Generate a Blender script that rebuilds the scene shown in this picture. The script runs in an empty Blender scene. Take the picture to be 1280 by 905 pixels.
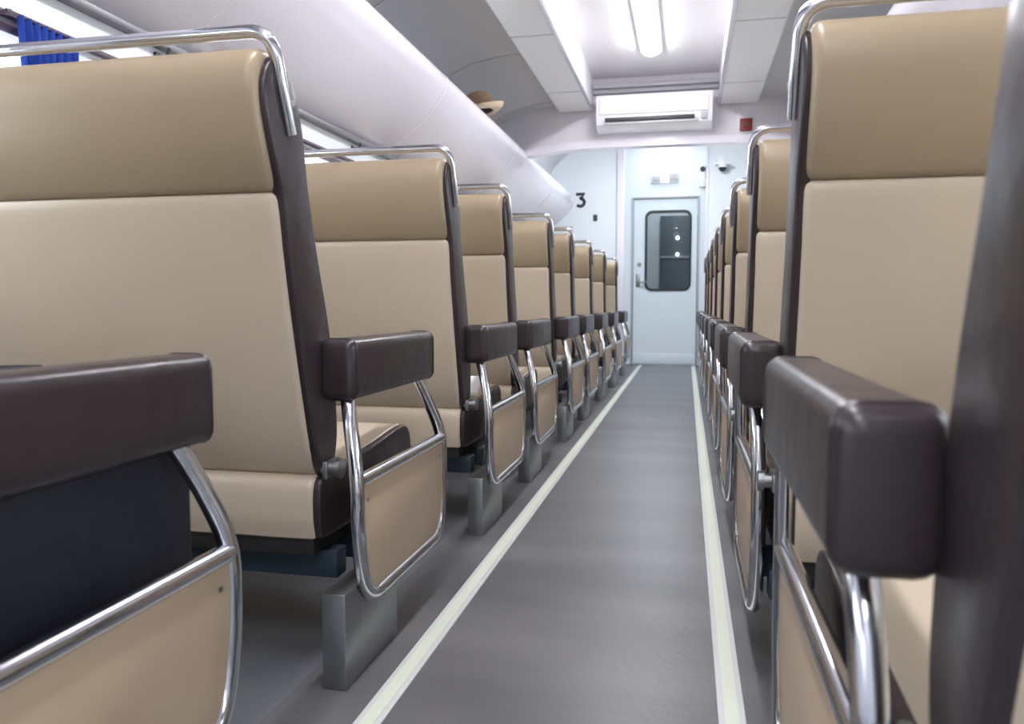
import bpy, bmesh, math, random
from mathutils import Vector, Matrix
random.seed(7)
SC = bpy.context.scene
COL = SC.collection
PI = math.pi

# ---------------------------------------------------------------- camera, world, exposure
F_PX, PITCH, YAW, CAM_H = 1000.0, math.radians(4.09), math.radians(12.27), 0.72
cam_d = bpy.data.cameras.new('camera'); cam = bpy.data.objects.new('camera', cam_d); COL.objects.link(cam)
cam_d.sensor_width = 36.0; cam_d.lens = 36.0 * F_PX / 1280.0
cam_d.clip_start = 0.02; cam_d.clip_end = 200
cam.location = (0, 0, CAM_H)
cam.rotation_euler = (PI/2 - PITCH, 0, YAW)
cam_d.dof.use_dof = True; cam_d.dof.focus_distance = 2.1; cam_d.dof.aperture_fstop = 5.6
SC.camera = cam

w = bpy.data.worlds.new('daylight'); SC.world = w; w.use_nodes = True
w.node_tree.nodes['Background'].inputs[0].default_value = (0.93, 0.96, 1.0, 1)
w.node_tree.nodes['Background'].inputs[1].default_value = 3.0
SC.view_settings.view_transform = 'Standard'; SC.view_settings.look = 'None'
SC.view_settings.gamma = 1; SC.view_settings.exposure = 1.25
SC.view_settings.use_curve_mapping = False
LAMP_STRENGTH = 21          # emission of the ceiling tubes' diffusers

# ---------------------------------------------------------------- materials
def srgb(r, g, b):
    f = lambda c: (c/255/12.92) if c/255 <= 0.04045 else ((c/255+0.055)/1.055)**2.4
    return (f(r), f(g), f(b), 1)

def mat(name, col, rough=0.5, metal=0.0, bump=0.0, bscale=40.0, var=0.0, vscale=4.0, coat=0.0, stretch=None, detail=3):
    m = bpy.data.materials.new(name); m.use_nodes = True
    nt = m.node_tree; b = nt.nodes['Principled BSDF']
    b.inputs['Base Color'].default_value = col
    b.inputs['Roughness'].default_value = rough
    b.inputs['Metallic'].default_value = metal
    if coat: b.inputs['Coat Weight'].default_value = coat; b.inputs['Coat Roughness'].default_value = 0.15
    tc = nt.nodes.new('ShaderNodeTexCoord'); mp = nt.nodes.new('ShaderNodeMapping')
    nt.links.new(tc.outputs['Object'], mp.inputs[0])
    if stretch: mp.inputs['Scale'].default_value = stretch
    if bump:
        n = nt.nodes.new('ShaderNodeTexNoise'); n.inputs['Scale'].default_value = bscale; n.inputs['Detail'].default_value = detail
        nt.links.new(mp.outputs[0], n.inputs['Vector'])
        bp = nt.nodes.new('ShaderNodeBump'); bp.inputs['Strength'].default_value = bump; bp.inputs['Distance'].default_value = 0.02
        nt.links.new(n.outputs['Fac'], bp.inputs['Height']); nt.links.new(bp.outputs[0], b.inputs['Normal'])
    if var:
        n = nt.nodes.new('ShaderNodeTexNoise'); n.inputs['Scale'].default_value = vscale; n.inputs['Detail'].default_value = 4
        nt.links.new(mp.outputs[0], n.inputs['Vector'])
        mx = nt.nodes.new('ShaderNodeMix'); mx.data_type = 'RGBA'
        mx.inputs[6].default_value = tuple(c*(1-var) for c in col[:3])+(1,)
        mx.inputs[7].default_value = tuple(min(1, c*(1+var)) for c in col[:3])+(1,)
        nt.links.new(n.outputs['Fac'], mx.inputs[0]); nt.links.new(mx.outputs[2], b.inputs['Base Color'])
    return m

def emis(name, col, s):
    m = bpy.data.materials.new(name); m.use_nodes = True
    b = m.node_tree.nodes['Principled BSDF']; b.inputs['Base Color'].default_value = col
    b.inputs['Emission Color'].default_value = col; b.inputs['Emission Strength'].default_value = s
    return m

M = {}
M['vinyl_beige'] = mat('beige vinyl', srgb(198,184,164), 0.27, bump=0.20, bscale=4, var=0.05, vscale=3)
M['vinyl_tan']   = mat('tan vinyl', srgb(163,146,121), 0.36, bump=0.10, bscale=5, var=0.05, vscale=3)
M['vinyl_brown'] = mat('dark brown vinyl', srgb(52,44,48), 0.30, bump=0.12, bscale=18, var=0.10, vscale=6)
M['chrome'] = mat('polished tube steel', srgb(206,208,214), 0.14, 1.0, bump=0.02, bscale=30)
M['steel']  = mat('brushed sheet steel', srgb(158,162,164), 0.38, 1.0, bump=0.05, bscale=60, stretch=(1,1,0.05), var=0.1, vscale=30)
M['laminate'] = mat('beige laminate', srgb(200,177,150), 0.42, var=0.04, vscale=5)
M['frame_paint'] = mat('dark teal frame paint', srgb(38,58,72), 0.5, var=0.1)
M['tray'] = mat('dark underseat tray', srgb(40,38,40), 0.6)
M['white_gloss'] = mat('glossy white panel', srgb(230,226,238), 0.13, bump=0.35, bscale=1.6, detail=1, var=0.02, vscale=2)
M['white_ceiling'] = mat('white ceiling panel', srgb(224,222,226), 0.30, bump=0.05, bscale=1.5, detail=1)
M['grey_ceiling'] = mat('pale grey ceiling sheet', srgb(196,196,200), 0.35, bump=0.05, bscale=1.5, detail=1)
M['white_wall'] = mat('white wall panel', srgb(228,232,238), 0.35, bump=0.03, bscale=2)
M['door_white'] = mat('white painted door', srgb(226,235,242), 0.3)
M['bulk'] = mat('pale bulkhead panel', srgb(220,216,224), 0.35)
M['ac'] = mat('white plastic', srgb(236,235,240), 0.35)
M['ac_dark'] = mat('dark louvre', srgb(58,58,62), 0.5)
M['ac_grey'] = mat('grey plastic', srgb(176,176,182), 0.45)
M['rail_grey'] = mat('grey aluminium rail', srgb(120,120,126), 0.4, 0.6)
M['purple'] = mat('dark window trim', srgb(98,84,98), 0.45)
M['black'] = mat('black rubber', srgb(40,48,52), 0.5)
M['curtain'] = mat('blue curtain cloth', srgb(18,56,146), 0.85, bump=0.2, bscale=120)
M['navy'] = mat('navy nylon', srgb(25,29,43), 0.62, bump=0.25, bscale=14, var=0.1)
M['straw'] = mat('tan straw', srgb(186,158,128), 0.8, bump=0.6, bscale=90, var=0.15, vscale=30)
M['straw_light'] = mat('cream hat edging', srgb(214,196,172), 0.8)
M['hatband'] = mat('dark brown hatband', srgb(84,72,62), 0.7)
M['red'] = mat('red plastic', srgb(120,34,40), 0.4)
M['paper'] = mat('white paper', srgb(236,236,238), 0.7)
M['floor_side'] = mat('light grey floor covering', srgb(112,115,122), 0.38, bump=0.03, bscale=30, var=0.06, vscale=6)
M['aluminium'] = mat('aluminium strip edge', srgb(196,198,198), 0.35, 0.0, bump=0.02, bscale=80)
M['glow_tape'] = mat('pale green safety tape', srgb(206,214,196), 0.4, var=0.06, vscale=8)
M['lamp'] = emis('lamp diffuser', (1.0, 0.975, 1.0, 1), LAMP_STRENGTH)
M['lamp_cool'] = emis('cool lamp diffuser', (0.90, 0.97, 1.0, 1), 56)
M['lamp_door'] = emis('door lamp diffuser', (0.90, 0.97, 1.0, 1), 11)
M['glow_small'] = emis('small glowing face', (0.95, 0.99, 1.0, 1), 1.6)
M['next_dark'] = mat('dark grey vestibule panel', srgb(96,106,114), 0.3, var=0.25, vscale=5)

# aisle rubber: dark grey with faint cross streaks and scuffs
def aisle_mat():
    m = mat('dark grey rubber floor', srgb(92,92,96), 0.36, bump=0.04, bscale=60)
    nt = m.node_tree; b = nt.nodes['Principled BSDF']
    tc = nt.nodes.new('ShaderNodeTexCoord'); mp = nt.nodes.new('ShaderNodeMapping'); mp.inputs['Scale'].default_value = (0.7, 2.6, 1)
    n = nt.nodes.new('ShaderNodeTexNoise'); n.inputs['Scale'].default_value = 1.6; n.inputs['Detail'].default_value = 5
    r = nt.nodes.new('ShaderNodeValToRGB'); r.color_ramp.elements[0].position = 0.3; r.color_ramp.elements[1].position = 0.75
    r.color_ramp.elements[0].color = srgb(82,82,86); r.color_ramp.elements[1].color = srgb(108,107,110)
    nt.links.new(tc.outputs['Object'], mp.inputs[0]); nt.links.new(mp.outputs[0], n.inputs['Vector'])
    nt.links.new(n.outputs['Fac'], r.inputs[0]); nt.links.new(r.outputs[0], b.inputs['Base Color'])
    return m
M['aisle'] = aisle_mat()

def glass_mat():
    m = bpy.data.materials.new('clear glass'); m.use_nodes = True
    b = m.node_tree.nodes['Principled BSDF']
    b.inputs['Transmission Weight'].default_value = 1.0; b.inputs['Roughness'].default_value = 0.0
    b.inputs['IOR'].default_value = 1.1; b.inputs['Base Color'].default_value = (0.93, 0.98, 0.98, 1)
    return m
M['glass'] = glass_mat()

# ---------------------------------------------------------------- geometry helpers
def link(name, bm, m, parent=None, smooth=True, angle=35):
    bmesh.ops.recalc_face_normals(bm, faces=bm.faces)
    me = bpy.data.meshes.new(name); bm.to_mesh(me); bm.free()
    ms = m if isinstance(m, (list, tuple)) else [m]
    for x in ms: me.materials.append(x)
    if smooth:
        for p in me.polygons: p.use_smooth = True
        me.set_sharp_from_angle(angle=math.radians(angle))
    o = bpy.data.objects.new(name, me); COL.objects.link(o)
    if parent: o.parent = parent
    return o

def box(bm, x0, x1, y0, y1, z0, z1, bev=0.0, seg=2, mi=0):
    t = bmesh.new(); bmesh.ops.create_cube(t, size=1)
    bmesh.ops.scale(t, vec=(abs(x1-x0), abs(y1-y0), abs(z1-z0)), verts=t.verts)
    bmesh.ops.translate(t, vec=((x0+x1)/2, (y0+y1)/2, (z0+z1)/2), verts=t.verts)
    if bev: bmesh.ops.bevel(t, geom=t.edges[:], offset=bev, segments=seg, profile=0.5, affect='EDGES')
    for f in t.faces: f.material_index = mi
    merge(bm, t)

def merge(bm, t):
    me = bpy.data.meshes.new('tmp'); t.to_mesh(me); t.free(); bm.from_mesh(me); bpy.data.meshes.remove(me)

def catmull(pts, n=6, closed=False):
    P = [Vector(p) for p in pts]; out = []; N = len(P)
    rng = range(N) if closed else range(N-1)
    for i in rng:
        if closed: p0, p1, p2, p3 = P[(i-1) % N], P[i], P[(i+1) % N], P[(i+2) % N]
        else: p0, p1, p2, p3 = P[max(i-1, 0)], P[i], P[i+1], P[min(i+2, N-1)]
        for k in range(n):
            t = k/n
            out.append(0.5*((2*p1)+(-p0+p2)*t+(2*p0-5*p1+4*p2-p3)*t*t+(-p0+3*p1-3*p2+p3)*t**3))
    if not closed: out.append(P[-1])
    return out

def fillet(pts, r, n=6):
    """polyline with its inner corners rounded"""
    P = [Vector(p) for p in pts]; out = [P[0]]
    for i in range(1, len(P)-1):
        a, b, c = P[i-1], P[i], P[i+1]
        rr = r[i] if isinstance(r, dict) and i in r else (r if not isinstance(r, dict) else 0.03)
        d1 = (a-b); d2 = (c-b); q = min(rr, d1.length*0.49, d2.length*0.49)
        s = b+d1.normalized()*q; e = b+d2.normalized()*q
        for k in range(n+1):
            t = k/n; out.append((1-t)**2*s+2*(1-t)*t*b+t*t*e)
    out.append(P[-1]); return out

def tube(bm, path, r, seg=12, caps=True, closed=False, flat=None):
    P = [Vector(p) for p in path]; N = len(P); rings = []
    tan = []
    for i in range(N):
        if closed: t = P[(i+1) % N]-P[(i-1) % N]
        else: t = P[min(i+1, N-1)]-P[max(i-1, 0)]
        tan.append(t.normalized())
    up = Vector((0, 0, 1)) if abs(tan[0].z) < 0.9 else Vector((1, 0, 0))
    nrm = (up-tan[0]*up.dot(tan[0])).normalized()
    for i in range(N):
        nrm = (nrm-tan[i]*nrm.dot(tan[i])).normalized(); bn = tan[i].cross(nrm)
        ring = []
        for k in range(seg):
            a = 2*PI*k/seg
            ring.append(bm.verts.new(P[i]+nrm*math.cos(a)*r+bn*math.sin(a)*r))
        rings.append(ring)
    for i in range(N if closed else N-1):
        A, B = rings[i], rings[(i+1) % N]
        for k in range(seg): bm.faces.new((A[k], A[(k+1) % seg], B[(k+1) % seg], B[k]))
    if caps and not closed:
        bm.faces.new(rings[0][::-1]); bm.faces.new(rings[-1])

def loft_x(bm, outline, x0, x1, r=0.01, n=4, hang=None):
    """closed (y,z) outline swept along x with rounded end edges"""
    O = [Vector(p) for p in outline]; N = len(O)
    area = sum(O[i].x*O[(i+1) % N].y-O[(i+1) % N].x*O[i].y for i in range(N))
    if area < 0: O = O[::-1]
    nr = []
    for i in range(N):
        t = (O[(i+1) % N]-O[i-1]).normalized(); nr.append(Vector((-t.y, t.x)))   # inward for ccw
    s = 1 if x1 > x0 else -1
    secs = []
    for k in range(n+1):
        a = PI/2*k/n; secs.append((x0+s*r*(1-math.sin(a)), r*(1-math.cos(a))) if False else (x0+s*r*(1-math.cos(PI/2-a)) if False else x0+s*r*(1-math.cos(a)), r*(1-math.sin(a))))
    mids = [(x0+(x1-x0)*q, 0.0) for q in (0.25, 0.5, 0.75)]
    tail = [(x1-s*(x-x0)*s*s if False else x1-(x-x0), i) for x, i in secs[::-1]]
    secs = secs+mids+tail
    rings = []
    for x, ins in secs:
        rings.append([bm.verts.new((x, O[i].x+nr[i].x*ins, O[i].y+nr[i].y*ins)) for i in range(N)])
    for a, b in zip(rings, rings[1:]):
        for i in range(N): bm.faces.new((a[i], a[(i+1) % N], b[(i+1) % N], b[i]))
    bm.faces.new(rings[0][::-1]); bm.faces.new(rings[-1])

def prism_y(bm, poly, y0, y1, mi=0):
    """(x,z) polygon extruded along y"""
    a = [bm.verts.new((p[0], y0, p[1])) for p in poly]; b = [bm.verts.new((p[0], y1, p[1])) for p in poly]
    n = len(poly)
    fs = [bm.faces.new((a[i], a[(i+1) % n], b[(i+1) % n], b[i])) for i in range(n)]
    fs += [bm.faces.new(a[::-1]), bm.faces.new(b)]
    for f in fs: f.material_index = mi

def rrect(cx, cz, wd, h, r, n=6):
    pts = []
    for (sx, sz, a0) in ((1, 1, 0), (-1, 1, PI/2), (-1, -1, PI), (1, -1, 3*PI/2)):
        for k in range(n+1):
            a = a0+PI/2*k/n
            pts.append((cx+sx*(wd/2-r)+r*math.cos(a), cz+sz*(h/2-r)+r*math.sin(a)))
    return pts

def frame_y(bm, outer, inner, y0, y1):
    """ring between two equal-length (x,z) loops, extruded along y"""
    n = len(outer)
    V = [[bm.verts.new((p[0], y, p[1])) for p in L] for y in (y0, y1) for L in (outer, inner)]
    o0, i0, o1, i1 = V
    for k in range(n):
        j = (k+1) % n
        for q in ((o0[k], o0[j], i0[j], i0[k]), (o1[k], o1[j], i1[j], i1[k]), (o0[k], o0[j], o1[j], o1[k]), (i0[k], i0[j], i1[j], i1[k])):
            bm.faces.new(q)

def cyl(bm, c, axis, r, h, seg=20, r2=None):
    t = bmesh.new(); bmesh.ops.create_cone(t, cap_ends=True, segments=seg, radius1=r, radius2=r if r2 is None else r2, depth=h)
    q = Vector((0, 0, 1)).rotation_difference(Vector(axis)).to_matrix().to_4x4()
    bmesh.ops.transform(t, matrix=Matrix.Translation(c) @ q, verts=t.verts); merge(bm, t)

def lathe(bm, prof, seg=28, sx=1.0, sy=1.0, wob=0.0):
    rings = []
    for (r, z) in prof:
        rings.append([bm.verts.new((r*math.cos(2*PI*k/seg)*sx, r*math.sin(2*PI*k/seg)*sy, z+wob*(r*8)**2*math.cos(2*2*PI*k/seg))) for k in range(seg)])
    for a, b in zip(rings, rings[1:]):
        for k in range(seg): bm.faces.new((a[k], a[(k+1) % seg], b[(k+1) % seg], b[k]))
    bm.faces.new(rings[-1])

def empty(name, loc, label, cat, group=None, rz=0):
    o = bpy.data.objects.new(name, None); COL.objects.link(o); o.location = loc; o.rotation_euler = (0, 0, rz)
    o.empty_display_size = 0.1
    return tag(o, label, cat, group)
def tag(o, label, cat, group=None):
    o['label'] = label; o['category'] = cat
    if group: o['group'] = group
    return o
def struct(name, bm, m, parent=None, smooth=False):
    o = link(name, bm, m, parent, smooth)
    if not parent: o['kind'] = 'structure'
    return o
def copy_tree(o, parent=None):
    c = o.copy(); COL.objects.link(c)
    if parent: c.parent = parent
    for ch in list(KIDS.get(o.name, [])): copy_tree(ch, c)
    return c
KIDS = {}
def register(root):
    for o in list(COL.objects):
        if o.parent: KIDS.setdefault(o.parent.name, [])
    for o in list(COL.objects):
        if o.parent and o not in KIDS[o.parent.name]: KIDS[o.parent.name].append(o)

# ---------------------------------------------------------------- the setting
XL, XR = -1.62, 1.17              # side walls
Y0, Y1 = -3.4, 9.12               # saloon length (back end behind the camera, partition ahead)
YD = 9.66                         # door wall
PX0, PX1 = -0.735, 0.20           # passage between the partitions
CX0, CX1, ZS, ZC = -0.735, 0.215, 2.225, 2.47   # ceiling channel
YB = 6.36                         # air-conditioner bulkhead
ZV = 2.62                         # ceiling beyond the bulkhead

bm = bmesh.new(); box(bm, XL-0.05, XR+0.05, Y0, 12.4, -0.08, 0.0); floor = struct('floor', bm, M['floor_side'])
bm = bmesh.new(); box(bm, -0.705, 0.235, Y0, YD, -0.002, 0.004)
struct('trim_1', bm, M['aisle'])
def stripe(name, xc, wd):
    bm = bmesh.new(); box(bm, xc-wd/2, xc+wd/2, Y0, YD-0.02, 0.003, 0.0075, bev=0.0015, mi=0)
    o = struct(name, bm, M['aluminium'])
    bm = bmesh.new(); box(bm, xc-wd*0.26, xc+wd*0.26, Y0+.01, YD-0.03, 0.007, 0.0088)
    link('glow_tape', bm, M['glow_tape'], o, smooth=False)
stripe('trim_2', -0.523, 0.047); stripe('trim_3', 0.088, 0.047)

# windows in both side walls: panes z 0.86..1.42
WZ0, WZ1 = 0.86, 1.385
WINS = [(-2.85+1.8*k, -1.75+1.8*k) for k in range(7)]
WINS = [(a, b) for a, b in WINS if b < Y1-0.2]
def side_wall(name, x, sgn):
    bm = bmesh.new(); x2 = x+sgn*0.08
    ys = [Y0]+[v for w_ in WINS for v in w_]+[12.4]
    box(bm, x, x2, Y0, 12.4, -0.05, WZ0); box(bm, x, x2, Y0, 12.4, WZ1, ZV+0.05)
    for i in range(0, len(ys), 2): box(bm, x, x2, ys[i], ys[i+1], WZ0, WZ1)
    struct(name, bm, M['white_wall'])
side_wall('wall_left', XL, -1); side_wall('wall_right', XR, 1)
k = 0
for x, s in ((XL, -1), (XR, 1)):
    for a, b in WINS:
        k += 1
        fr = bmesh.new()
        for (ya, yb, za, zb) in ((a-0.02, b+0.02, WZ1-0.012, WZ1+0.014), (a-0.02, b+0.02, WZ0-0.02, WZ0+0.01), (a-0.02, a+0.015, WZ0+.01, WZ1-.012), (b-0.015, b+0.02, WZ0+.01, WZ1-.012)):
            box(fr, x-s*0.014, x+s*0.03, ya, yb, za, zb, bev=0.003)
        wo = struct('window_%d' % k, fr, M['purple'])
        g = bmesh.new(); box(g, x+s*0.035, x+s*0.041, a+0.005, b-0.005, WZ0+.005, WZ1-.005); link('pane', g, M['glass'], wo, smooth=False)

# ceiling: flat centre channel, dropped side slabs, curved flanks falling to the walls
def arc(xa, za, xb, zb, n=10):
    return [(xa+(xb-xa)*math.sin(PI/2*i/n), zb+(za-zb)*math.cos(PI/2*i/n)) for i in range(n+1)]
SLO, SRO = -1.0, 0.50
left_curve = arc(SLO, 2.27, XL, 1.98)
right_curve = arc(SRO, 2.27, XR, 1.98)
def ceil_strip(bm, pts, y0, y1, th=0.03):
    top = [(p[0], p[1]+th) for p in pts[::-1]]; prism_y(bm, list(pts)+top, y0, y1)
bm = bmesh.new(); box(bm, CX0-0.02, CX1+0.02, Y0, YB, ZC, ZC+0.05); struct('ceiling', bm, M['white_ceiling'])
for nm, xa, xb, xi in (('ceiling_1', SLO, CX0, CX0), ('ceiling_2', CX1, SRO, CX1)):
    bm = bmesh.new(); box(bm, xa, xb, Y0, YB-0.02, ZS, ZC+0.04, bev=0.008); o = struct(nm, bm, M['white_ceiling'])
    # slim aluminium lip along the channel edge
    s = 1 if xi == CX0 else -1
    bm = bmesh.new(); box(bm, xi-0.012, xi+0.012, Y0, YB-0.03, ZS-0.006, ZS+0.012, bev=0.003); link('edge_strip', bm, M['white_gloss'], o)
    for yy in [Y0+0.6+1.22*i for i in range(8)]:
        if yy < YB: sm = bmesh.new(); box(sm, xa+.004, xb-.014, yy, yy+0.012, ZS-0.003, ZS+0.001); link('joint_strip', sm, M['grey_ceiling'], o, smooth=False)
bm = bmesh.new(); ceil_strip(bm, left_curve, Y0, YB); struct('ceiling_3', bm, M['grey_ceiling'], smooth=True)
bm = bmesh.new(); ceil_strip(bm, right_curve, Y0, YB); struct('ceiling_4', bm, M['grey_ceiling'], smooth=True)
bm = bmesh.new(); ceil_strip(bm, arc(-0.60, ZV, XL, 1.95), YB, Y1); struct('ceiling_6', bm, M['grey_ceiling'], smooth=True)
bm = bmesh.new(); ceil_strip(bm, arc(0.08, ZV, XR, 1.95), YB, Y1); struct('ceiling_7', bm, M['grey_ceiling'], smooth=True)
for i in range(5):
    yy = 1.3+1.22*i
    bm = bmesh.new(); ceil_strip(bm, [(p[0]*0.999, p[1]-0.005) for p in left_curve], yy, yy+0.018, 0.006)
    struct('trim_%d' % (20+i), bm, M['grey_ceiling'], smooth=True)
bm = bmesh.new(); box(bm, XL-0.05, XR+0.05, YB, 12.4, ZV, ZV+0.05); struct('ceiling_5', bm, M['white_wall'])

# bulkhead with arched lower edge
def arch_z(x):
    c = -0.2
    d = abs(x-c)
    return 1.955 if d < 0.50 else 1.955-0.10*((d-0.50)/0.9)**1.6
xs = [XL+(XR-XL)*i/40 for i in range(41)]
bm = bmesh.new(); prism_y(bm, [(x, arch_z(x)) for x in xs]+[(XR, 2.66), (XL, 2.66)], YB, YB+0.06); struct('wall_bulkhead', bm, M['bulk'])
bm = bmesh.new(); prism_y(bm, [(x, arch_z(x)-0.012) for x in xs]+[(x, arch_z(x)+0.045) for x in xs[::-1]], YB-0.02, YB+0.09)
struct('trim_5', bm, M['white_gloss'], smooth=True)

# partitions and the passage to the end door
bm = bmesh.new(); box(bm, XL, PX0, Y1, YD, 0, ZV+.01); struct('wall_front_left', bm, M['white_wall'])
bm = bmesh.new(); box(bm, PX1, XR, Y1, YD, 0, ZV+.01); struct('wall_front_right', bm, M['white_wall'])
bm = bmesh.new(); box(bm, PX0-0.045, PX0+0.045, Y1-0.03, Y1+0.03, 0, ZV, bev=0.01, seg=3); struct('trim_6', bm, M['white_gloss'], smooth=True)
bm = bmesh.new(); box(bm, PX1-0.01, PX1+0.02, Y1-0.012, Y1+0.02, 0, ZV, bev=0.006); struct('trim_7', bm, M['white_gloss'], smooth=True)
# door wall with opening
DX0, DX1, DZ = -0.63, 0.115, 1.965
bm = bmesh.new()
box(bm, PX0-.2, DX0, YD, YD+0.08, 0, ZV); box(bm, DX1, PX1+.2, YD, YD+0.08, 0, ZV); box(bm, DX0, DX1, YD, YD+0.08, DZ, ZV)
struct('wall_front', bm, M['white_wall'])
WX0, WX1, WA, WB = -0.475, 0.03, 0.90, 1.81      # door window
cxw, czw, ww, wh = (WX0+WX1)/2, (WA+WB)/2, WX1-WX0, WB-WA
def plate_with_hole(bm, x0, x1, z0, z1, hole, y0, y1):
    n = len(hole); cx = sum(p[0] for p in hole)/n; cz = sum(p[1] for p in hole)/n
    out = []
    for p in hole:                                   # project every hole vertex on the rectangle
        dx, dz = p[0]-cx, p[1]-cz
        tx = ((x1-cx)/dx if dx > 1e-9 else ((x0-cx)/dx if dx < -1e-9 else 1e9)); tz = ((z1-cz)/dz if dz > 1e-9 else ((z0-cz)/dz if dz < -1e-9 else 1e9))
        t = min(tx, tz); out.append([cx+dx*t, cz+dz*t])
    for (qx, qz) in ((x1, z1), (x0, z1), (x0, z0), (x1, z0)):
        j = min(range(n), key=lambda i: (out[i][0]-qx)**2+(out[i][1]-qz)**2); out[j] = [qx, qz]
    frame_y(bm, [tuple(p) for p in out], hole, y0, y1)
hole = rrect(cxw, czw, ww, wh, 0.07)
bm = bmesh.new(); plate_with_hole(bm, DX0+0.006, DX1-0.006, 0.008, DZ-0.006, hole, YD+0.012, YD+0.052)
door = struct('door_1', bm, M['door_white'])
bm = bmesh.new(); frame_y(bm, rrect(cxw, czw, ww+0.035, wh+0.035, 0.085), rrect(cxw, czw, ww-0.02, wh-0.02, 0.06), YD+0.0, YD+0.06); link('window_gasket', bm, M['black'], door)
bm = bmesh.new(); prism_y(bm, rrect(cxw, czw, ww-0.005, wh-0.005, 0.065), YD+0.028, YD+0.034); link('pane', bm, M['glass'], door, smooth=False)
bm = bmesh.new(); box(bm, DX0+0.035, DX0+0.085, YD+0.004, YD+0.014, 0.93, 1.09, bev=0.004)
tube(bm, fillet([(DX0+0.06, YD+0.01, 0.99), (DX0+0.06, YD-0.045, 0.99), (DX0+0.17, YD-0.05, 0.985)], 0.02), 0.010, 10)
link('door_handle', bm, M['steel'], door)
bm = bmesh.new(); cyl(bm, (DX0+0.075, YD+0.004, 1.20), (0, 1, 0), 0.025, 0.02); box(bm, DX0+0.068, DX0+0.082, YD-0.018, YD-0.004, 1.185, 1.215, bev=0.003); link('door_lock', bm, M['steel'], door)
bm = bmesh.new(); box(bm, DX0+0.02, DX1-0.02, YD+0.004, YD+0.014, 0.02, 0.14, bev=0.003); link('kick_plate', bm, M['door_white'], door)
bm = bmesh.new()
for (a, b, c, d) in ((DX0-0.022, DX0+0.0, 0, DZ+0.02), (DX1, DX1+0.022, 0, DZ+0.02), (DX0, DX1, DZ, DZ+0.02)):
    box(bm, a, b, YD-0.012, YD+0.01, c, d, bev=0.004)
struct('trim_8', bm, M['ac_grey'], smooth=True)
bm = bmesh.new(); box(bm, PX0, PX1, YD-0.10, YD-0.0, 0, 0.012, bev=0.003); struct('trim_9', bm, M['steel'], smooth=True)

# vestibule seen through the door's pane
bm = bmesh.new(); box(bm, XL, XR, 11.2, 11.26, 0, ZV); struct('wall_vestibule_back', bm, M['white_wall'])
bm = bmesh.new(); box(bm, -0.36, 0.32, 11.12, 11.20, 0.02, 1.92, bev=0.006); d2 = struct('door_2', bm, M['next_dark'], smooth=True)
bm = bmesh.new(); box(bm, -0.36, 0.32, 11.10, 11.12, 1.35, 1.38); link('cross_rail', bm, M['ac_grey'], d2)
bm = bmesh.new(); box(bm, -0.80, -0.60, 10.7, 11.2, 0, 1.65, bev=0.01); struct('wall_vestibule_locker', bm, M['next_dark'], smooth=True)
for zz in (1.62, 1.40):  # two small glowing discs set on the dark door panel
    bm = bmesh.new(); cyl(bm, (-0.13, 11.10, zz), (0, 1, 0), 0.022, 0.03); link('bright_disc', bm, M['glow_small'], d2)
# back end of the saloon, behind the camera
bm = bmesh.new(); box(bm, XL-.05, XR+.05, Y0-0.06, Y0, 0, ZV+0.05); struct('wall_back', bm, M['white_wall'])

# wall rails over the windows (left and right)
for i, (x, s) in enumerate(((XL, 1), (XR, -1))):
    bm = bmesh.new(); box(bm, x, x+s*0.035, Y0, Y1, 1.512, 1.536, bev=0.004); struct('trim_%d' % (10+2*i), bm, M['rail_grey'], smooth=True)
    bm = bmesh.new(); box(bm, x, x+s*0.022, Y0, Y1, 1.412, 1.424, bev=0.002); struct('trim_%d' % (11+2*i), bm, M['purple'], smooth=True)
for i, x in enumerate((XL, XR)):
    s = 1 if x == XL else -1
    bm = bmesh.new(); box(bm, x, x+s*0.015, Y0, Y1, 0, 0.10, bev=0.003); struct('baseboard_left' if s == 1 else 'baseboard_right', bm, M['rail_grey'])

# ---------------------------------------------------------------- luggage racks
def rack(lip_x, wall_x, name, label):
    s = 1 if lip_x > wall_x else -1
    w_ = abs(lip_x-wall_x)
    # distance from wall u, height z
    under = catmull([(0.004, 1.545), (0.10, 1.60), (0.21, 1.685), (0.29, 1.765), (w_-0.035, 1.82), (w_-0.008, 1.865), (w_, 1.905), (w_-0.008, 1.927), (w_-0.022, 1.930), (w_-0.035, 1.918)], 5)
    prof = [(wall_x+s*p.x, p.y) for p in [Vector(q) for q in under]]+[(wall_x+s*(w_-0.05), 1.885), (wall_x+s*0.004, 1.865)]
    root = empty(name, (0, 0, 0), label, 'luggage rack')
    L = (Y1-0.01-Y0); n = 6
    bm = bmesh.new(); prism_y(bm, prof, Y0+.01, Y1-0.01); link('rack_shell', bm, M['white_gloss'], root, angle=40)
    ring = [(wall_x+s*(p.x), p.y) for p in [Vector(q) for q in under]][:]
    for k in range(n):
        y = 0.55+1.8*k
        if y > Y1-.3: break
        pts = [Vector((x, 0, z)) for x, z in ring]
        quad = []
        for q in range(len(pts)):
            t = (pts[min(q+1, len(pts)-1)]-pts[max(q-1, 0)]).normalized(); nn = Vector((t.z, 0, -t.x))*s
            quad.append((pts[q]+nn*0.0015))
        bm = bmesh.new()
        a = [bm.verts.new((p.x, y, p.z)) for p in quad]; b = [bm.verts.new((p.x, y+0.02, p.z)) for p in quad]
        c = [bm.verts.new((p.x, y, p.z+0.004)) for p in quad]; d = [bm.verts.new((p.x, y+0.02, p.z+0.004)) for p in quad]
        for q in range(len(quad)-1):
            bm.faces.new((a[q], a[q+1], b[q+1], b[q])); bm.faces.new((a[q], a[q+1], c[q+1], c[q])); bm.faces.new((b[q], b[q+1], d[q+1], d[q]))
        link('joint_cover', bm, M['white_ceiling'], root)
    return root
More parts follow.
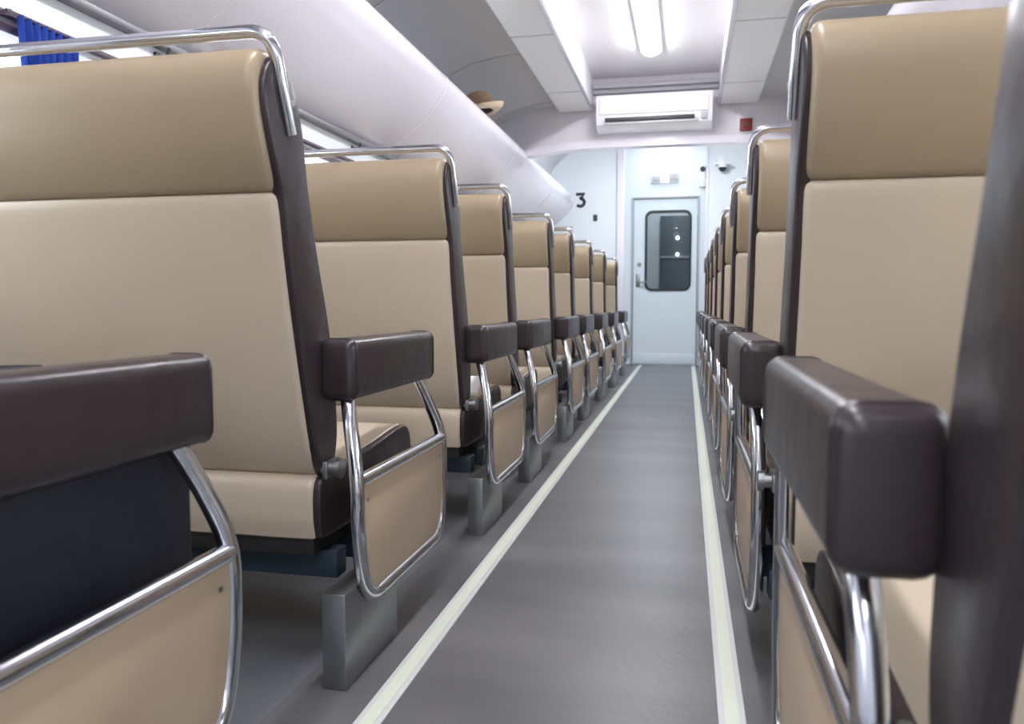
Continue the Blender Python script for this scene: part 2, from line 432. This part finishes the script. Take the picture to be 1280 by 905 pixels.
rack(-1.255, XL, 'luggage_rack', 'glossy white overhead luggage rack along the left wall, hat on top')
rack(0.79, XR, 'luggage_rack', 'glossy white overhead luggage rack along the right wall')

# ---------------------------------------------------------------- ceiling lamps (each carries its own light)
def lamp(xc, yc, name, label, L=1.2, z=ZC, m='lamp', group='ceiling tube lamps in the channel'):
    r = empty(name, (xc, yc, z), label, 'lamp', group)
    bm = bmesh.new(); box(bm, -0.075, 0.075, -L/2-0.01, L/2+0.01, -0.02, 0.0, bev=0.004); link('lamp_base', bm, M['ac'], r)
    bm = bmesh.new()
    prof = [(-0.062, -0.018)]+[(0.062*math.cos(PI+PI*i/10), -0.018-0.036*math.sin(PI*i/10)) for i in range(1, 10)]+[(0.062, -0.018)]
    # rounded diffuser: cross-section shrinks towards both ends
    secs = []
    for t, sc in ((0, 0.25), (0.012, 0.7), (0.03, 0.92), (0.055, 1.0)): secs.append((-L/2+t, sc))
    secs += [(-a, b) for a, b in secs[::-1]]
    rings = [[bm.verts.new((p[0]*sc, yy, -0.018+(p[1]+0.018)*sc)) for p in prof] for yy, sc in secs]
    for a, b in zip(rings, rings[1:]):
        for i in range(len(prof)-1): bm.faces.new((a[i], a[i+1], b[i+1], b[i]))
    bm.faces.new(rings[0]); bm.faces.new(rings[-1])
    link('lamp_diffuser', bm, M[m], r)
lamp(-0.262, 5.12, 'ceiling_lamp', 'glowing white ceiling tube lamp in front of the air conditioner')
for y_ in (3.1, 1.2, -0.7, -2.5):
    lamp(-0.262, y_, 'ceiling_lamp', 'white ceiling tube lamp overhead, out of the frame')
for y_, x_ in ((7.7, -0.25), (9.38, -0.25)):
    lamp(x_, y_, 'vestibule_lamp', 'cool white ceiling lamp hidden above the arched bulkhead', L=0.9 if y_ < 8 else 0.36, z=ZV, m='lamp_cool' if y_ < 8 else 'lamp_door', group='lamps beyond the bulkhead')
lamp(-0.2, 10.4, 'vestibule_lamp', 'cool white ceiling lamp in the space behind the end door', L=0.8, z=ZV, m='lamp_door', group='lamps beyond the end door')

# ---------------------------------------------------------------- seats
SEAT_YS_L = [0.46, 1.41, 2.43, 3.19, 4.20, 4.98, 5.98, 6.98, 8.15]
SEAT_YS_R = [0.555, 1.47, 2.36, 3.25, 4.14, 5.03, 5.92, 6.81, 7.70]

def build_seat(w_, width, label):
    """origin: floor under the aisle end; w_ = direction of the wall along x"""
    X = lambda a: -w_*a                              # a > 0 towards the aisle
    r = empty('train_seat', (0, 0, 0), label, 'seat', None)
    # lower backrest
    back = [(0.005, 0.395), (-0.030, 0.455), (-0.062, 0.56), (-0.094, 0.69), (-0.122, 0.82), (-0.138, 0.895), (-0.132, 0.914),
            (-0.10, 0.918), (-0.045, 0.915), (0.0, 0.80), (0.036, 0.68), (0.060, 0.56), (0.070, 0.46), (0.050, 0.405), (0.03, 0.390)]
    bm = bmesh.new(); loft_x(bm, [tuple(p) for p in catmull([Vector(p) for p in back], 3, True)], X(-0.002), X(-width), 0.014); link('backrest', bm, M['vinyl_beige'], r)
    head = [(-0.132, 0.914), (-0.148, 0.924), (-0.182, 0.985), (-0.204, 1.06), (-0.205, 1.105), (-0.186, 1.137), (-0.150, 1.148),
            (-0.110, 1.138), (-0.082, 1.105), (-0.058, 1.03), (-0.040, 0.93), (-0.048, 0.914), (-0.10, 0.910)]
    bm = bmesh.new(); loft_x(bm, [tuple(p) for p in catmull([Vector(p) for p in head], 3, True)], X(-0.002), X(-width), 0.016); link('headrest', bm, M['vinyl_tan'], r)
    # brown side cheeks
    side = [(0.008, 0.392), (-0.022, 0.45), (-0.054, 0.56), (-0.086, 0.69), (-0.114, 0.82), (-0.130, 0.90), (-0.164, 0.985), (-0.186, 1.06), (-0.180, 1.105), (-0.152, 1.136),
            (-0.112, 1.128), (-0.078, 1.09), (-0.052, 1.02), (-0.036, 0.93), (-0.002, 0.81), (0.038, 0.69), (0.064, 0.57), (0.072, 0.47), (0.058, 0.41), (0.035, 0.385)]
    so = [tuple(p) for p in catmull([Vector(p) for p in side], 3, True)]
    bm = bmesh.new(); loft_x(bm, so, X(0.010), X(-0.012), 0.006, 3); link('side_cheek', bm, M['vinyl_brown'], r)
    bm = bmesh.new(); loft_x(bm, so, X(-width-0.008), X(-width+0.012), 0.006, 3); link('side_cheek', bm, M['vinyl_brown'], r)
    # cushion
    cush = [(-0.012, 0.278), (-0.018, 0.335), (-0.010, 0.382), (0.03, 0.392), (0.12, 0.398), (0.30, 0.412), (0.44, 0.425), (0.49, 0.415), (0.51, 0.375), (0.505, 0.30), (0.48, 0.270), (0.25, 0.264), (0.02, 0.264)]
    co = [tuple(p) for p in catmull([Vector(p) for p in cush], 3, True)]
    bm = bmesh.new(); loft_x(bm, co, X(-0.002), X(-width+.002), 0.012); cu = link('seat_cushion', bm, M['vinyl_beige'], r)
    cs = [(y*0.985+0.004, z+(0.003 if z < 0.34 else -0.003)) for y, z in co]
    bm = bmesh.new(); loft_x(bm, cs, X(0.010), X(-0.012), 0.005, 3); link('cushion_cheek', bm, M['vinyl_brown'], r)
    # handrail round the top
    hy = lambda z: -0.155-0.30*(z-1.10)
    P = [(X(0.012), -0.108, 1.015), (X(0.014), -0.138, 1.085), (X(0.012), -0.166, 1.174), (X(-width-0.012), -0.166, 1.174), (X(-width-0.014), -0.138, 1.085), (X(-width-0.012), -0.108, 1.015)]
    rr = {1: 0.02, 2: 0.095, 3: 0.095, 4: 0.02}
    bm = bmesh.new(); tube(bm, fillet(P, rr, 8), 0.0115, 12)
    for e, a in ((P[0], 0.012), (P[-1], -width-0.012)):
        cyl(bm, (e[0]-0*w_, e[1]-0.012, e[2]+0.05), (1, 0, 0), 0.006, 0.026, 10)
    link('handrail', bm, M['chrome'], r)
    # hinge at the foot of the backrest
    bm = bmesh.new(); cyl(bm, (X(0.022), 0.012, 0.405), (1, 0, 0), 0.013, 0.034, 16); cyl(bm, (X(0.040), 0.012, 0.405), (1, 0, 0), 0.019, 0.010, 16); box(bm, X(0.010), X(0.022), -0.005, 0.055, 0.385, 0.420, bev=0.004)
    link('hinge', bm, M['steel'], r)
    # armrest pad with piping
    a0, a1 = 0.004, 0.078
    bm = bmesh.new()
    t = bmesh.new(); bmesh.ops.create_cube(t, size=1)
    bmesh.ops.scale(t, vec=(a1-a0, 0.50, 0.118), verts=t.verts)
    bmesh.ops.bevel(t, geom=t.edges[:], offset=0.020, segments=5, profile=0.55, affect='EDGES')
    bmesh.ops.translate(t, vec=(X((a0+a1)/2), 0.25, 0.596), verts=t.verts); merge(bm, t)
    arm = link('armrest', bm, M['vinyl_brown'], r, angle=60)
    for yy in (0.016, 0.484):
        bm = bmesh.new(); tube(bm, [(p[0], yy, p[1]) for p in rrect(X((a0+a1)/2), 0.596, a1-a0-0.002, 0.118-0.002, 0.019, 4)], 0.0028, 6, closed=True)
        link('piping', bm, M['vinyl_brown'], arm)
    bm = bmesh.new(); cyl(bm, (X(0.001), 0.05, 0.600), (1, 0, 0), 0.044, 0.008, 24); cyl(bm, (X(-0.004), 0.05, 0.600), (1, 0, 0), 0.016, 0.010, 16); link('bracket', bm, M['steel'], arm)
    # tube frame under the pad
    av = 0.096 if w_ < 0 else 0.040; ac = X(av); at = X(0.045)
    if w_ < 0: yn, ynb, yf, yfb, zb = -0.035, 0.005, 0.490, 0.455, 0.152      # near/far tube lines of the frame
    else: yn, ynb, yf, yfb, zb = 0.040, 0.080, 0.570, 0.530, 0.136
    path = [(at, yn+0.075, 0.552), (X(0.5*av+0.022), yn+0.030, 0.50), (ac, yn, 0.40), (ac, yn, 0.27), (ac, ynb, zb), (ac, yfb, zb), (ac, yf, 0.27), (ac, yf, 0.40), (X(0.5*av+0.022), yf-0.020, 0.48), (at, yf-0.05, 0.552)]
    bm = bmesh.new(); tube(bm, fillet(path, {1: 0.05, 2: 0.05, 3: 0.06, 4: 0.06, 5: 0.06, 6: 0.06, 7: 0.04, 8: 0.05}, 8), 0.014, 12); fr = link('armrest_frame', bm, M['chrome'], r)
    bm = bmesh.new(); tube(bm, [(ac, yn+0.008, 0.390), (ac, yf-0.006, 0.390)], 0.0135, 12); link('cross_tube', bm, M['chrome'], fr)
    e = 0.012; ym = (yn+yf)/2
    pan = fillet([(ym, 0.380), (yn+e, 0.380), (yn+e, 0.270), (ynb+0.008, zb+0.010), (yfb-0.008, zb+0.010), (yf-e, 0.270), (yf-e, 0.380), (ym, 0.380)], {1: 0.004, 2: 0.06, 3: 0.06, 4: 0.06, 5: 0.06, 6: 0.004}, 6)[:-1]
    bm = bmesh.new(); loft_x(bm, [(p[0], p[1]) for p in pan], ac+0.006, ac-0.006, 0.002, 2); pn = link('side_panel', bm, M['laminate'], r, angle=30)
    for (yy, zz) in ((yn+0.035, 0.350), (yf-0.035, 0.350)):
        bm = bmesh.new(); cyl(bm, (ac-w_*0.0062, yy, zz), (1, 0, 0), 0.004, 0.003, 10); link('screw', bm, M['steel'], pn)
    # pedestal legs of folded sheet steel
    for (la, lb) in ((0.036, 0.084) if w_ < 0 else (-0.06, -0.015), (-width+0.06, -width+0.012)):
        bm = bmesh.new()
        xa, xb = X(la), X(lb)
        box(bm, min(xa, xb), max(xa, xb), -0.07, 0.20, 0.004, 0.186 if la > 0 and w_ < 0 else 0.180, bev=0.003)
        link('leg', bm, M['steel'], r)
    # underframe
    bm = bmesh.new()
    box(bm, X(0.018), X(-width+0.01), 0.04, 0.085, 0.176, 0.232, bev=0.003); box(bm, X(0.018), X(-width+0.01), 0.17, 0.21, 0.176, 0.232, bev=0.003); box(bm, X(-0.03), X(-0.07), 0.04, 0.46, 0.205, 0.232, bev=0.003); box(bm, X(-width+.08), X(-width+0.04), 0.04, 0.46, 0.205, 0.232, bev=0.003)
    link('underframe', bm, M['frame_paint'], r)
    bm = bmesh.new(); box(bm, X(-0.012), X(-width+0.01), 0.0, 0.49, 0.232, 0.268, bev=0.003); link('cushion_tray', bm, M['tray'], r)
    return r

ORD = ['nearest', 'second', 'third', 'fourth', 'fifth', 'sixth', 'seventh', 'eighth', 'ninth']
def lab(side, i):
    if side == 'left':
        sp = ['beige bench seat at lower left with a navy bag on it, only armrest in frame',
              'big beige bench seat at left, full back shown, large tube handrail on top',
              'beige bench seat second full back in the left row, white paper on it']
        return sp[i] if i < 3 else 'beige bench seat, %s back in the left row from the camera%s' % (ORD[i-1], ' by the partition' if i == 8 else '')
    sp = ['bench seat at right edge showing its dark brown side and big dark armrest',
          'large beige bench seat back on the right, just beyond the big dark armrest']
    return sp[i] if i < 2 else 'beige bench seat, %s full back in the right row%s' % (ORD[i-1], ' by the partition' if i == 8 else '')
sl = build_seat(-1, 0.90, lab('left', 0)); sr = build_seat(1, 0.93, lab('right', 0))
register(None)
for proto, side, x, ys in ((sl, 'left', -0.69, SEAT_YS_L), (sr, 'right', 0.175, SEAT_YS_R)):
    for i, y in enumerate(ys):
        o = proto if i == 0 else copy_tree(proto)
        o.location = (x, y, 0); o['label'] = lab(side, i); o['group'] = 'bench seats in the %s row' % side

# the nearest right-hand backrest stands a little further back than the others
for ch in [c for c in COL.objects if c.parent == sr and c.name.split('.')[0] in ('backrest', 'headrest', 'side_cheek', 'handrail')]:
    ch.location = (0, -0.045, 0)

# ---------------------------------------------------------------- air conditioner
r = empty('air_conditioner', (-0.262, YB, 2.045), 'white wall air conditioner with dark air slot above the arch', 'air conditioner')
bm = bmesh.new(); loft_x(bm, [(-0.002, 0.0), (-0.10, 0.0), (-0.165, 0.035), (-0.19, 0.09), (-0.195, 0.225), (-0.18, 0.25), (-0.002, 0.255)], -0.43, 0.43, 0.008); link('body', bm, M['ac'], r)
bm = bmesh.new(); box(bm, -0.40, 0.40, -0.203, -0.19, 0.105, 0.235, bev=0.004); link('front_panel', bm, M['ac'], r)
bm = bmesh.new(); box(bm, -0.36, 0.30, -0.2, -0.175, 0.054, 0.080, bev=0.004); link('air_slot', bm, M['ac_dark'], r)
bm = bmesh.new(); box(bm, -0.37, 0.33, -0.197, -0.178, 0.030, 0.046, bev=0.003); link('louvre_blade', bm, M['ac_grey'], r)
bm = bmesh.new(); box(bm, 0.345, 0.385, -0.199, -0.188, 0.05, 0.095, bev=0.003); link('display_window', bm, M['ac_grey'], r)

# shadow gap ledge behind the unit
bm = bmesh.new(); box(bm, CX0+.001, CX1-.001, YB-0.09, YB, 2.375, 2.405, bev=0.004); box(bm, CX0+.001, CX1-.001, YB-0.05, YB, 2.345, 2.375, bev=0.004); struct('trim_14', bm, M['ac_grey'], smooth=True)

# ---------------------------------------------------------------- small fixtures
r = empty('alarm_box', (0.415, YB, 2.065), 'small red alarm box on the pale bulkhead, right of the air conditioner', 'alarm')
bm = bmesh.new(); box(bm, -0.062, 0.062, -0.012, 0, -0.065, 0.105, bev=0.003); link('back_plate', bm, M['bulk'], r)
bm = bmesh.new(); box(bm, -0.045, 0.045, -0.045, -0.011, -0.045, 0.045, bev=0.006); link('housing', bm, M['red'], r)
bm = bmesh.new(); cyl(bm, (0, -0.048, 0), (0, 1, 0), 0.018, 0.012); link('button', bm, M['hatband'], r)

r = empty('indicator_sign', (-0.27, YD, 2.20), 'small sign lamp with bright centre, on the wall above the end door', 'sign')
bm = bmesh.new(); box(bm, -0.16, 0.16, -0.03, 0, -0.06, 0.06, bev=0.006); link('housing', bm, M['white_wall'], r)
bm = bmesh.new(); box(bm, -0.14, -0.05, -0.036, -0.028, -0.045, 0.02, bev=0.002); box(bm, 0.05, 0.15, -0.036, -0.028, -0.04, 0.045, bev=0.002); link('grey_panel', bm, M['ac_grey'], r)
bm = bmesh.new(); box(bm, -0.042, 0.042, -0.04, -0.028, -0.055, 0.055, bev=0.004); link('lit_panel', bm, M['glow_small'], r)

r = empty('cctv_box', (0.16, YD, 2.16), 'narrow white box with a round dark lens above the end door, at right', 'cctv')  # CCTV camera box with its dark lens near the top
bm = bmesh.new(); box(bm, -0.035, 0.035, -0.05, 0, -0.08, 0.17, bev=0.006); link('housing', bm, M['ac'], r)
bm = bmesh.new(); cyl(bm, (0, -0.055, 0.12), (0, 1, 0), 0.030, 0.02); link('lens', bm, M['black'], r)

r = empty('dome_camera', (0.36, Y1, 2.19), 'dark dome security camera on the white partition right of the passage', 'camera')
bm = bmesh.new(); box(bm, -0.075, 0.075, -0.12, 0, 0.035, 0.055, bev=0.008); box(bm, -0.03, 0.03, -0.01, 0, 0.04, 0.13, bev=0.004); link('mount', bm, M['ac'], r)
bm = bmesh.new(); cyl(bm, (0, -0.065, 0.022), (0, 0, 1), 0.052, 0.026); link('ring', bm, M['ac'], r)
bm = bmesh.new(); lathe(bm, [(0.042, 0.0), (0.040, -0.015), (0.030, -0.032), (0.012, -0.042), (0.003, -0.043)]); d = link('dome', bm, M['black'], r); d.location = (0, -0.065, 0.010)

# number 3 on the left partition
def digit3(bm, cx, cz, h, y):
    """flat-topped 3 from one thick stroke"""
    wd = h*0.6; st = h*0.21
    pts = [Vector((-wd/2, h/2-st/2)), Vector((wd/2-st*0.3, h/2-st/2)), Vector((-wd*0.02, h*0.10))]
    c = Vector((-0.02*wd, -h*0.5+st/2+h*0.25)); R_ = h*0.255
    for k in range(13):
        a = math.radians(88-k*(88+142)/12); pts.append(c+Vector((math.cos(a)*R_*1.05, math.sin(a)*R_)))
    L, Rr = [], []
    for i, p in enumerate(pts):
        a = pts[max(i-1, 0)]; b = pts[min(i+1, len(pts)-1)]; t = (b-a).normalized(); n = Vector((-t.y, t.x))
        k = st/2*(1.25 if i in (1, 2) else 1)
        L.append(p+n*k); Rr.append(p-n*k)
    for i in range(len(pts)-1):
        q = [L[i], L[i+1], Rr[i+1], Rr[i]]
        prism_y(bm, [(cx+v.x, cz+v.y) for v in q], y-0.004, y)
bm = bmesh.new(); digit3(bm, 0, 0, 0.17, 0); o = link('number_sign', bm, M['black'], smooth=False); o.location = (-1.19, Y1, 1.90)
tag(o, 'black numeral 3 on the white partition at the far left', 'number')
bm = bmesh.new(); box(bm, -0.022, 0.022, -0.012, 0, -0.035, 0.035, bev=0.004); o = link('wall_switch', bm, M['ac_dark']); o.location = (-1.02, Y1, 1.70); tag(o, 'small dark switch below and right of the numeral 3', 'switch')
bm = bmesh.new(); box(bm, -0.014, 0.014, -0.012, 0, -0.03, 0.03, bev=0.004); o = link('wall_hook', bm, M['ac_grey']); o.location = (-1.46, Y1, 1.70); tag(o, 'small grey hook left of the numeral 3 near the rack end', 'hook')
bm = bmesh.new(); box(bm, -0.10, 0.10, -0.003, 0, -0.008, 0.008); o = link('notice_strip', bm, mat('pale pink notice', srgb(206,178,186), 0.6), smooth=False); o.location = (-1.37, Y1, 1.60); tag(o, 'thin pale pink notice strip on the partition below the numeral 3', 'notice')

# coat hooks on the strip between the rails
def hook(y, label):
    bm = bmesh.new(); box(bm, 0, 0.010, -0.012, 0.012, -0.030, 0.012, bev=0.003)
    tube(bm, fillet([(0.005, 0, 0.0), (0.040, 0.0, -0.004), (0.048, 0, 0.022)], 0.014), 0.0055, 8)
    tube(bm, fillet([(0.005, 0, -0.018), (0.030, 0.0, -0.032), (0.036, 0, -0.012)], 0.01), 0.005, 8)
    o = link('coat_hook', bm, M['ac_dark']); o.location = (XL, y, 1.488); tag(o, label, 'hook', 'coat hooks over the left windows'); return o
hook(2.25, 'small dark coat hook above the nearest large seat back at left')
hook(3.74, 'small dark coat hook above the second seat back in the left row')

# curtain gathered at the far end of the near left window
def curtain(y0, y1, label):
    r = empty('curtain', (XL+0.045, (y0+y1)/2, 0.757), label, 'curtain')
    bm = bmesh.new(); n = 60; L = (y1-y0); rows = 8
    G = []
    for j in range(rows+1):
        z = 0.655-0.655*j/rows; sh = 1-0.12*math.sin(PI*j/rows)
        G.append([bm.verts.new((0.014*math.sin(i/n*2*PI*7.5)*(0.7+0.3*math.sin(i*0.7)), (-L/2+L*i/n)*sh, z)) for i in range(n+1)])
    for j in range(rows):
        for i in range(n): bm.faces.new((G[j][i], G[j][i+1], G[j+1][i+1], G[j+1][i]))
    c = link('cloth', bm, M['curtain'], r, angle=80)
    md = c.modifiers.new('thick', 'SOLIDIFY'); md.thickness = 0.003
    bm = bmesh.new(); tube(bm, [(0, -L/2-0.03, 0.655), (0, L/2+0.02, 0.655)], 0.005, 8)
    for yy in (-L/2-0.02, L/2+0.01): box(bm, -0.045, 0.004, yy-0.004, yy+0.004, 0.65, 0.66)
    link('curtain_rod', bm, M['purple'], r)
curtain(1.67, 1.865, 'bright blue gathered curtain at the window behind the near left seat')

# straw hat on the left rack
r = empty('straw_hat', (-1.31, 5.08, 1.957), 'tan straw hat with dark band resting on the left luggage rack edge', 'hat', rz=0.3)
bm = bmesh.new(); lathe(bm, [(0.088, 0.004), (0.088, 0.035), (0.084, 0.08), (0.072, 0.108), (0.046, 0.120), (0.018, 0.115), (0.003, 0.110)], sx=1.0, sy=1.15); link('crown', bm, M['straw'], r)
bm = bmesh.new(); lathe(bm, [(0.0895, 0.006), (0.0885, 0.028), (0.086, 0.028)], sx=1.0, sy=1.15); link('hatband', bm, M['hatband'], r)
bm = bmesh.new(); seg = 40; R0 = []
for (rd, z) in ((0.080, 0.006), (0.11, 0.0), (0.135, 0.002), (0.150, 0.012), (0.155, 0.024), (0.150, 0.016), (0.133, -0.003), (0.11, -0.005), (0.080, -0.001)):
    R0.append([bm.verts.new((rd*math.cos(2*PI*q/seg), rd*1.12*math.sin(2*PI*q/seg), z+0.010*(rd/0.15)**2*math.cos(4*PI*q/seg)*(1 if rd > .1 else 0))) for q in range(seg)])
for a in range(len(R0)):
    b = (a+1) % len(R0)
    for q in range(seg): bm.faces.new((R0[a][q], R0[a][(q+1) % seg], R0[b][(q+1) % seg], R0[b][q]))
link('brim', bm, M['straw_light'], r)
r.rotation_euler = (0.0, -0.16, 0.3)

# navy bag on the near left seat
r = empty('travel_bag', (-0.875, 0.752, 0.430), 'dark navy soft travel bag on the seat behind the near left armrest', 'bag')
bm = bmesh.new(); t = bmesh.new(); bmesh.ops.create_cube(t, size=1)
bmesh.ops.subdivide_edges(t, edges=t.edges[:], cuts=5, use_grid_fill=True)
for v in t.verts:
    p = v.co*2
    q = Vector((p.x*math.sqrt(1-p.y**6*0.06-p.z**6*0.05), p.y*math.sqrt(1-p.x**6*0.05-p.z**6*0.06), p.z*math.sqrt(1-p.x**6*0.08-p.y**6*0.08)))
    v.co = Vector((q.x*0.205, q.y*0.205, (q.z+1.0)*0.105))
merge(bm, t); b_ = link('bag_body', bm, M['navy'], r, angle=80); b_.modifiers.new('s', 'SUBSURF').levels = 2; b_.modifiers['s'].render_levels = 2
bm = bmesh.new(); box(bm, 0.198, 0.220, -0.215, 0.208, -0.075, 0.19, bev=0.010, seg=3); link('side_pocket', bm, M['navy'], r)
bm = bmesh.new(); tube(bm, catmull([(0.02, -0.17, 0.205), (0.02, -0.06, 0.211), (0.02, 0.06, 0.211), (0.02, 0.17, 0.205)], 6), 0.004, 8); link('zip', bm, M['black'], r)

# paper on a seat further up the left row
bm = bmesh.new()
box(bm, -0.035, 0.035, -0.06, 0.06, 0, 0.006, bev=0.002); box(bm, -0.033, 0.035, -0.056, 0.056, 0.0055, 0.010, bev=0.001)
o = link('folded_paper', bm, M['paper']); o.location = (-0.735, 2.68, 0.436); o.rotation_euler = (0.45, 0.0, 0.1)
tag(o, 'folded white paper lying on the second full seat of the left row', 'paper')
